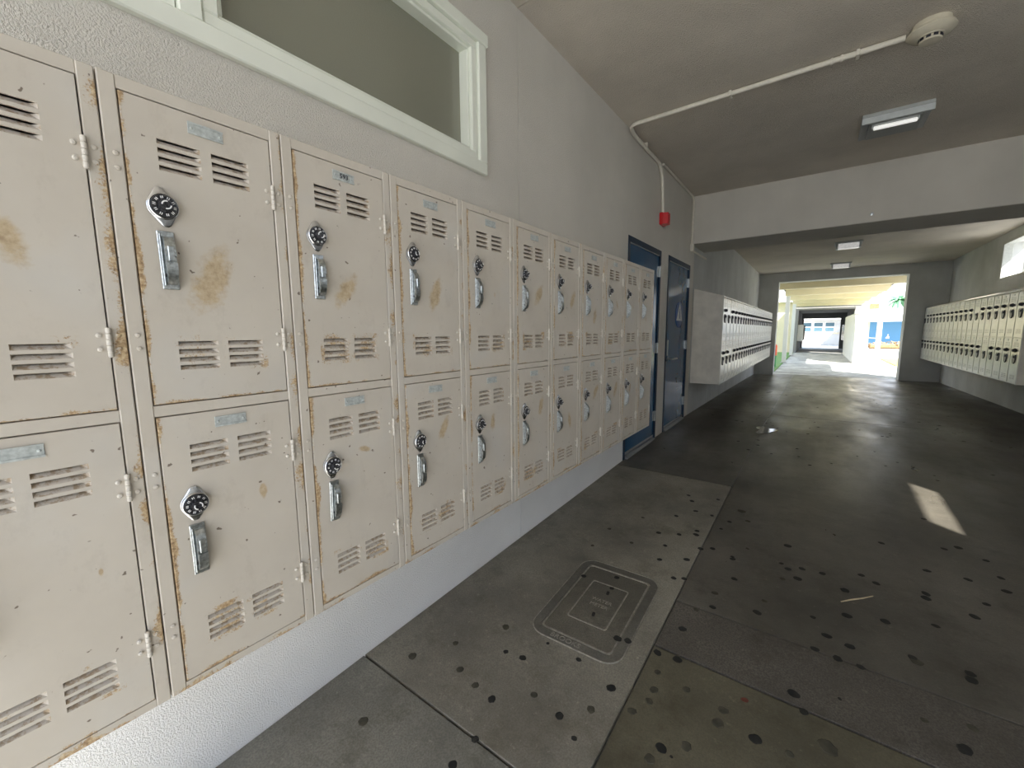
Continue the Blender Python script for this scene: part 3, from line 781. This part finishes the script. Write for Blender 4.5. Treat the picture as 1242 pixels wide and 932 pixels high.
put('lettering', text_mesh('BROOKS', .036, 'lid_ridge', .0012), lid, (-.030, -.297, .0038))
put('lettering', text_mesh('WATER', .030, 'lid_ridge', .0008), cov, (.005, .020, .0024))
put('lettering', text_mesh('METER', .030, 'lid_ridge', .0008), cov, (.005, -.018, .0024))

def floor_hit(u, v, lift=0):
    # photograph pixel -> place on the floor, used once to lay out the gum marks
    o = Vector((LAT, 0, 1.36)); d = fw + r2*((u-621)/499.55) + d2*((v-466)/499.55)
    t = .3
    for _ in range(4000):
        p = o+d*t
        h = p.z-fz(p.y)-lift
        if h < 1e-4: break
        t += max(h*.5, 1e-4)
    return p
A = [(223,27,1),(278,46,1),(223,82,.8,1),(95,125,1),(213,131,1,1),(303,130,.8,1),(38,186,.9,1),(200,162,.9,1),(405,187,1,1),(392,222,1.2,1),(233,292,1.1),(303,287,1,1),(202,324,1,1),(495,268,1.1),(466,159,.7,2),
     (602,141,1.1),(630,192,.9),(725,46,.9),(788,67,.9),(945,53,1.3,1),(1093,86,.9),(1096,104,1.1),(1100,238,.9,1),(1078,297,1.2),(695,290,1.7,1),(965,215,.7,1),(262,317,.3),(730,156,.4),(152,190,.9,1),(590,310,.8,1)]
B = [(45,180),(58,201),(70,236),(75,307),(74,322),(87,370),(37,409),(28,477),(131,370),(202,407),(208,478),(190,274),(138,528,1,1),(131,579),(72,588,.8,1),(23,657,1.1),(290,598,1.1),(315,557,.8,1),(380,478,.8,1),(400,443,.9),
     (376,423,.7),(450,442),(433,477,1.2),(398,360,1.3),(523,459),(661,465),(715,494),(603,519,1.1),(488,615,.8),(610,609,1.2),(537,681,1),(620,719,1),(746,629,1.2),(892,531,1),(892,547,1.2),(927,646),(1043,481,1.1),(1108,569),
     (1066,613,1.1),(1160,475),(1180,523,1.1),(1107,413),(1008,367,1.1),(957,371),(895,449),(733,350),(884,264),(256,272,1,1),(235,236,1.5,1),(495,728),(575,760),(845,760),(255,370,.6,1),(150,195,.8),(128,252,.8)]
Cc = [(315,326,1,1),(315,370,.6),(345,381,.8),(290,455,.8),(411,485,.9),(467,473,.8,1),(437,525,.6),(260,527,.7),(220,572,.9),(503,435,1),(390,355,.5),(445,384,.7),(533,352,.9),(648,100),(620,127),(588,157),
      (590,205),(625,160),(640,205),(655,160),(615,238),(148,378,1,1),(233,402,1,1),(225,355,.7,1),(260,430,.8,1),(365,447,.8,1),(60,495,1,1),(560,130,.7,1),(600,180,.7),(500,150,.8,1),(470,180,.7,1),(540,175,.8,1),(720,200,.7),(700,150,.7)]
spots = [(700+q[0]/2.2915, 780+q[1]/2.2915)+q[2:] for q in A]+[(820+q[0]/2.943, 540+q[1]/2.943)+q[2:] for q in B]+[(400+q[0]/1.475, 540+q[1]/1.475)+q[2:] for q in Cc]
GM = []
for mt in ('gum_dark', 'gum_worn', 'gum_red'):
    row = []
    for k in range(4):
        n = 14; rr = [1+random.uniform(-.10, .10) for _ in range(n)]
        mb = MB(); vs = [(.0175*rr[i]*math.cos(2*PI*i/n), .0175*rr[i]*math.sin(2*PI*i/n), 0) for i in range(n)]
        vs += [(x*.8, y*.8, .0012) for x, y, _ in vs]
        mb.add(vs, [tuple(range(n, 2*n))]+[(i, (i+1) % n, n+(i+1) % n, n+i) for i in range(n)]); row.append(mb.mesh('gum_spot', mt))
    GM.append(row)
for q in spots:
    p = floor_hit(q[0], q[1]); s = q[2] if len(q) > 2 else .9; mt = q[3] if len(q) > 3 else 0
    if p.x < .03 or p.x > 3.8: continue
    onlid = abs(p.x-lx) < .21 and abs(p.y-ly) < .32
    o = put('gum_spot', random.choice(GM[mt]), floor, (p.x, p.y, fz(p.y)+(.0045 if onlid else .0002)), (math.atan(.03), 0, random.uniform(0, 6)))
    o.scale = (s*random.uniform(.85, 1.1), s*random.uniform(.85, 1.1), 1)
for (u, v, s) in [(708, 699, .8), (742, 714, .7), (748, 701, .8), (749, 775, 1.), (762, 778, .8)]:
    p = floor_hit(u, v, .005); o = put('gum_spot', random.choice(GM[0]), floor, (p.x, p.y, fz(p.y)+.0055), (math.atan(.03), 0, random.uniform(0, 6))); o.scale = (s, s, 1)
# more small marks far down the passage, where they merge to specks
for i in range(90):
    x, y = random.uniform(.2, 3.5), random.uniform(4.2, 9.5)
    o = put('gum_spot', random.choice(GM[random.choice((0, 1, 1))]), floor, (x, y, fz(y)+.0002), (0, 0, random.uniform(0, 6))); s = random.uniform(.5, 1.1); o.scale = (s, s, 1)
# twig
t0, t1 = floor_hit(1020, 731), floor_hit(1059, 725); c = (t0+t1)/2
tw = MB(); hd = (t1-t0)/2
tw.tube([Vector((0, 0, .004))-hd, Vector((.002, .004, .005))-hd*.4, Vector((-.002, -.003, .005))+hd*.3, Vector((0, .006, .004))+hd], [.0028, .0040, .0036, .0022], 6)
tag(tw.build('twig', 'twig_tan', None, c), 'thin dry twig lying on the dark floor', 'twig')

# puddle
b = NB('wet_film'); b.set((.10, .095, .08), .06, 0, .6)
pc = floor_hit(928, 522); mb = MB(); n = 22
ro = [1+.28*math.sin(3*a*2*PI/n+1)+.15*math.sin(5*a*2*PI/n) for a in range(n)]
vs = [(.10*ro[i]*math.cos(2*PI*i/n), .22*ro[i]*math.sin(2*PI*i/n), 0) for i in range(n)]; vs += [(x*.94, y*.94, .0016) for x, y, _ in vs]
mb.add(vs, [tuple(range(n, 2*n)), tuple(range(n))[::-1]]+[(i, (i+1) % n, n+(i+1) % n, n+i) for i in range(n)])
tag(mb.build('puddle', 'wet_film', None, (pc.x, pc.y, fz(pc.y)+.0012)), 'small shiny puddle on the floor before the white lockers', 'puddle')

# ================================================================== OUTSIDE
GZ = .048
mb = MB(); mb.box(-120, 120, Y1+.45, 160, GZ-.3, GZ); struct(mb.build('ground', 'outside_concrete'), 'sunlit pale concrete ground outside')
mb = MB(); mb.box(-120, 120, -120, Y0-.4, -.4, -.065); struct(mb.build('ground_behind', 'outside_concrete'))
mb = MB(); mb.box(RX+.3, 120, Y0-.4, Y1+.45, -.4, -.03); struct(mb.build('ground_side', 'outside_concrete'))
def lawn(name, mat, x0, x1, y0, y1, label):
    o = MB().cbox(x0, x1, y0, y1, GZ-.02, GZ+.03, .01).build(name, mat); tag(o, label, 'grass', kind='stuff')
lawn('lawn', 'lawn_green', -4.5, .43, 15.4, 28.6, 'strip of green grass beside the outdoor walkway')
lawn('lawn', 'lawn_dry', 3.75, 12, 19.8, 24.2, 'yellowing lawn in front of the blue building')
# canopy
cn = empty('walkway_canopy', (1.9, 21.5, 2.8)); tag(cn, 'cream canopy roof with cross beams over the outdoor walkway', 'canopy')
MB().cbox(-1.55, 1.45, -6.95, 7.2, 0, .16, .01).build('roof_deck', 'outside_cream', cn)
for y in (15.5, 18.5, 21.5, 24.4, 27.3): MB().cbox(-1.50, 1.40, y-21.5-.13, y-21.5+.13, -.20, -.001, .01).build('cross_beam', 'outside_cream', cn)
for x in (-1.55, 1.37): MB().cbox(x, x+.08, -6.95, 7.2, 0, .18, .005).build('fascia', 'outside_white', cn)
for x, y, lb in ((.45, 19.45, 'white square canopy post standing in the green grass'), (.45, 25.1, 'white canopy post at the far end of the green grass'),
                 (3.22, 19.7, 'sunlit white canopy post beside the yellowing lawn'), (3.22, 25.1, 'sunlit white canopy post by the far white wall')):
    o = empty('canopy_post', (x, y, GZ+(.031 if x < 1 else 0))); tag(o, lb, 'post', 'canopy posts along the walkway')
    MB().cbox(-.07, .07, -.07, .07, .012, 2.795-GZ-(.031 if x < 1 else 0), .006).build('shaft', 'outside_white', o)
    MB().cbox(-.12, .12, -.12, .12, 0, .014, .003).build('base_plate', 'steel_grey', o)
# far passage building
fb = empty('passage_building', (1.7, 29, GZ)); tag(fb, 'shaded building with an open passage at the walkway end', 'building')
def fpart(name, mat, x0, x1, y0, y1, z0, z1): MB().box(x0-1.7, x1-1.7, y0-29, y1-29, z0, z1).build(name, mat, fb)
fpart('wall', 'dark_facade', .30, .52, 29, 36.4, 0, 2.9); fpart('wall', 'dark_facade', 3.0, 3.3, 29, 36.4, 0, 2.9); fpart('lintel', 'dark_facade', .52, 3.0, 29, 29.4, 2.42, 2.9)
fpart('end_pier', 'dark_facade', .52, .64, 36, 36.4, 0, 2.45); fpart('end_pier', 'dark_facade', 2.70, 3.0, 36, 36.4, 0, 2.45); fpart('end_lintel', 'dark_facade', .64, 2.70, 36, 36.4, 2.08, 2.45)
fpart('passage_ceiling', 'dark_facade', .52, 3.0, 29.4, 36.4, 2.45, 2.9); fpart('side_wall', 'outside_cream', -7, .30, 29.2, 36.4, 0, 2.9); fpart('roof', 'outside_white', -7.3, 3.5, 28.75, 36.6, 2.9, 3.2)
for x, lb, rz in ((.52, 'pale locker bank inside the far passage on the grass side', 1), (3.0, 'pale locker bank inside the far passage on the sunny side', -1)):
    o = empty('locker_bank', (x, 29.6, .70)); tag(o, lb, 'lockers')
    s = .26*rz
    MB().cbox(min(0, s), max(0, s), 0, 5, 0, .95, .01).build('body', 'white_locker_paint', o)
    mb = MB()
    for i in range(1, 16): mb.box(min(s, s*1.02), max(s, s*1.02), i*.31-.006, i*.31+.006, .02, .93)
    mb.box(min(s, s*1.02), max(s, s*1.02), 0, 5, .47, .49); mb.build('door_seams', 'white_locker_slit', o)
# building seen through the far passage
wb = empty('classroom_building', (1.7, 45, GZ)); tag(wb, 'pale building with three windows seen through the far passage', 'building')
MB().box(-8, 1.9, 0, 4, 0, 2.15).build('wall', 'outside_white', wb); MB().box(-8.4, 2.0, -.5, 4, 2.15, 2.35).build('roof_edge', 'roof_white', wb)
MB().box(-8, 1.9, -.04, 0, .95, 1.05).build('sill_band', 'outside_cream', wb)
for i in range(3):
    x = -1.35+i*.80
    f = MB().cbox(x, x+.70, -.06, .0, 1.12, 1.95, .01).build('window_frame', 'roof_white', wb)
    for z in (1.17, 1.57): MB().box(x+.05, x+.65, -.075, -.058, z, z+.33).build('pane', 'pane_blue', f)
# white walls on the sunny side
o = MB().prism([(20.7, GZ), (28.6, GZ), (28.6, 2.0), (22.2, 2.0), (21.4, 1.85), (20.9, 1.60), (20.7, 1.40)], 2.62, 2.98, 'x').build('ramp_wall', 'outside_white'); tag(o, 'sunlit white ramp wall with a rounded top corner', 'wall')
hr = empty('handrail', (3.35, 21.6, GZ)); tag(hr, 'thin grey handrail beside the white ramp wall', 'handrail')
MB().tube(bend([(0, 0, 0), (0, 0, .95), (-.55, .3, 1.0)], .06), .025, 8).build('rail', 'steel_grey', hr); MB().cbox(-.06, .06, -.06, .06, 0, .01, .002).build('foot_plate', 'steel_grey', hr)
bb = empty('blue_building', (9.5, 41, GZ)); tag(bb, 'blue walled building with a wide white roof edge behind the lawn', 'building')
MB().box(-4.9, 9, 0, 8, 0, 1.85).build('wall', 'building_blue', bb); MB().cbox(-5.6, 9.5, -1.2, 8, 1.85, 2.75, .02).build('roof_edge', 'roof_white', bb)
MB().box(-5.2, -4.9, 0, 8, 0, 1.85).build('corner_pier', 'outside_cream', bb)
mb = MB(); mb.prism([(-3.95, .62), (-3.75, .62), (-3.73, .76), (-3.80, .78), (-3.79, .93), (-3.85, .95), (-3.87, .78), (-3.95, .72)], -.03, 0, 'y'); mb.build('wall_mark', 'roof_white', bb)
# second small white building part above the ramp wall
ub = empty('white_annex', (6.4, 52, GZ)); tag(ub, 'small white annex with a tan vent panel behind the canopy post', 'building')
MB().box(-1.9, .1, 0, 4, 0, 4.2).build('wall', 'outside_white', ub); MB().box(-1.4, -.3, -.05, 0, 2.9, 3.7).build('vent_panel', 'hedge_tan', ub)
# hedge
def leaf_blob(name, mat, parent, c, r, n, seed, size):
    rnd = random.Random(seed); mb = MB()
    for i in range(n):
        while True:
            p = Vector((rnd.uniform(-1, 1), rnd.uniform(-1, 1), rnd.uniform(-1, 1)))
            if .3 < p.length < 1: break
        p = Vector((c[0]+p.x*r[0], c[1]+p.y*r[1], c[2]+p.z*r[2]))
        a = Vector((rnd.uniform(-1, 1), rnd.uniform(-1, 1), rnd.uniform(-1, 1))).normalized()*size; q = a.orthogonal().normalized()*size*.5
        mb.add([p-a, p+q, p+a, p-q], [(0, 1, 2, 3)])
    me = bpy.data.meshes.new(name); me.from_pydata(mb.v, [], mb.f); me.materials.append(MATS[mat]); return put(name, me, parent)
hg = empty('hedge', (7.5, 37, GZ)); tag(hg, 'low tan flowering hedge along the blue wall', 'hedge')
MB().cbox(-3.2, 6, -.3, .3, 0, .34, .1).build('core', 'hedge_tan', hg)
lf_ = leaf_blob('foliage', 'hedge_tan', hg, (1.4, 0, .30), (4.7, .5, .30), 1500, 3, .09); lf_['kind'] = 'stuff'
# palm
pm = empty('palm_tree', (8.1, 59, GZ)); tag(pm, 'palm tree rising behind the blue building', 'tree')
MB().tube([(0, 0, 0), (.05, 0, 2.2), (0, 0, 4.3)], [.22, .16, .14], 10).build('trunk', 'palm_bark', pm, smooth=True)
for i in range(26):
    a = 2*PI*i/26*1.618*3; el = random.uniform(-.2, 1.2); Lf = random.uniform(1.1, 1.7); mb = MB(); n = 8; prev = None
    sd = Vector((-math.sin(a), math.cos(a), 0)); vs = []
    for j in range(n+1):
        t = j/n; r = Lf*t*math.cos(el)*(1-.15*t); z = 4.35+Lf*t*math.sin(el)-1.1*Lf*.6*t*t
        c = Vector((r*math.cos(a), r*math.sin(a), z)); wdt = .16*math.sin(PI*min(.98, t*.9+.06)); drop = Vector((0, 0, -.6*wdt))
        vs += [c-sd*wdt+drop, c, c+sd*wdt+drop, c+Vector((0, 0, -.015))]
    fs = []
    for j in range(n):
        for k in range(4): fs.append((4*j+k, 4*j+(k+1) % 4, 4*j+4+(k+1) % 4, 4*j+4+k))
    mb.add(vs, fs); mb.build('frond', 'palm_leaf', pm)
# bollard in the grass
bo = empty('bollard', (.30, 17.1, GZ+.031)); tag(bo, 'slim bollard, orange above and green below, in the grass', 'bollard')
MB().lathe([(.075, 0), (.075, .015), (.055, .02), (.052, .40)], (0, 0, 0), 'z', 16).build('lower_sleeve', 'bollard_green', bo, smooth=True)
MB().lathe([(.060, .40), (.058, .72), (.045, .76), (.02, .78)], (0, 0, 0), 'z', 16).build('upper_sleeve', 'bollard_orange', bo, smooth=True)
# building to the far left of the lawn
lb = empty('side_building', (-9, 24, GZ)); tag(lb, 'cream building edge with white roof beside the green grass', 'building')
MB().box(-6, 4.2, 0, 4.4, 0, 2.5).build('wall', 'outside_cream', lb); MB().box(-6.4, 4.8, -.6, 4.4, 2.5, 3.1).build('roof_edge', 'roof_white', lb)
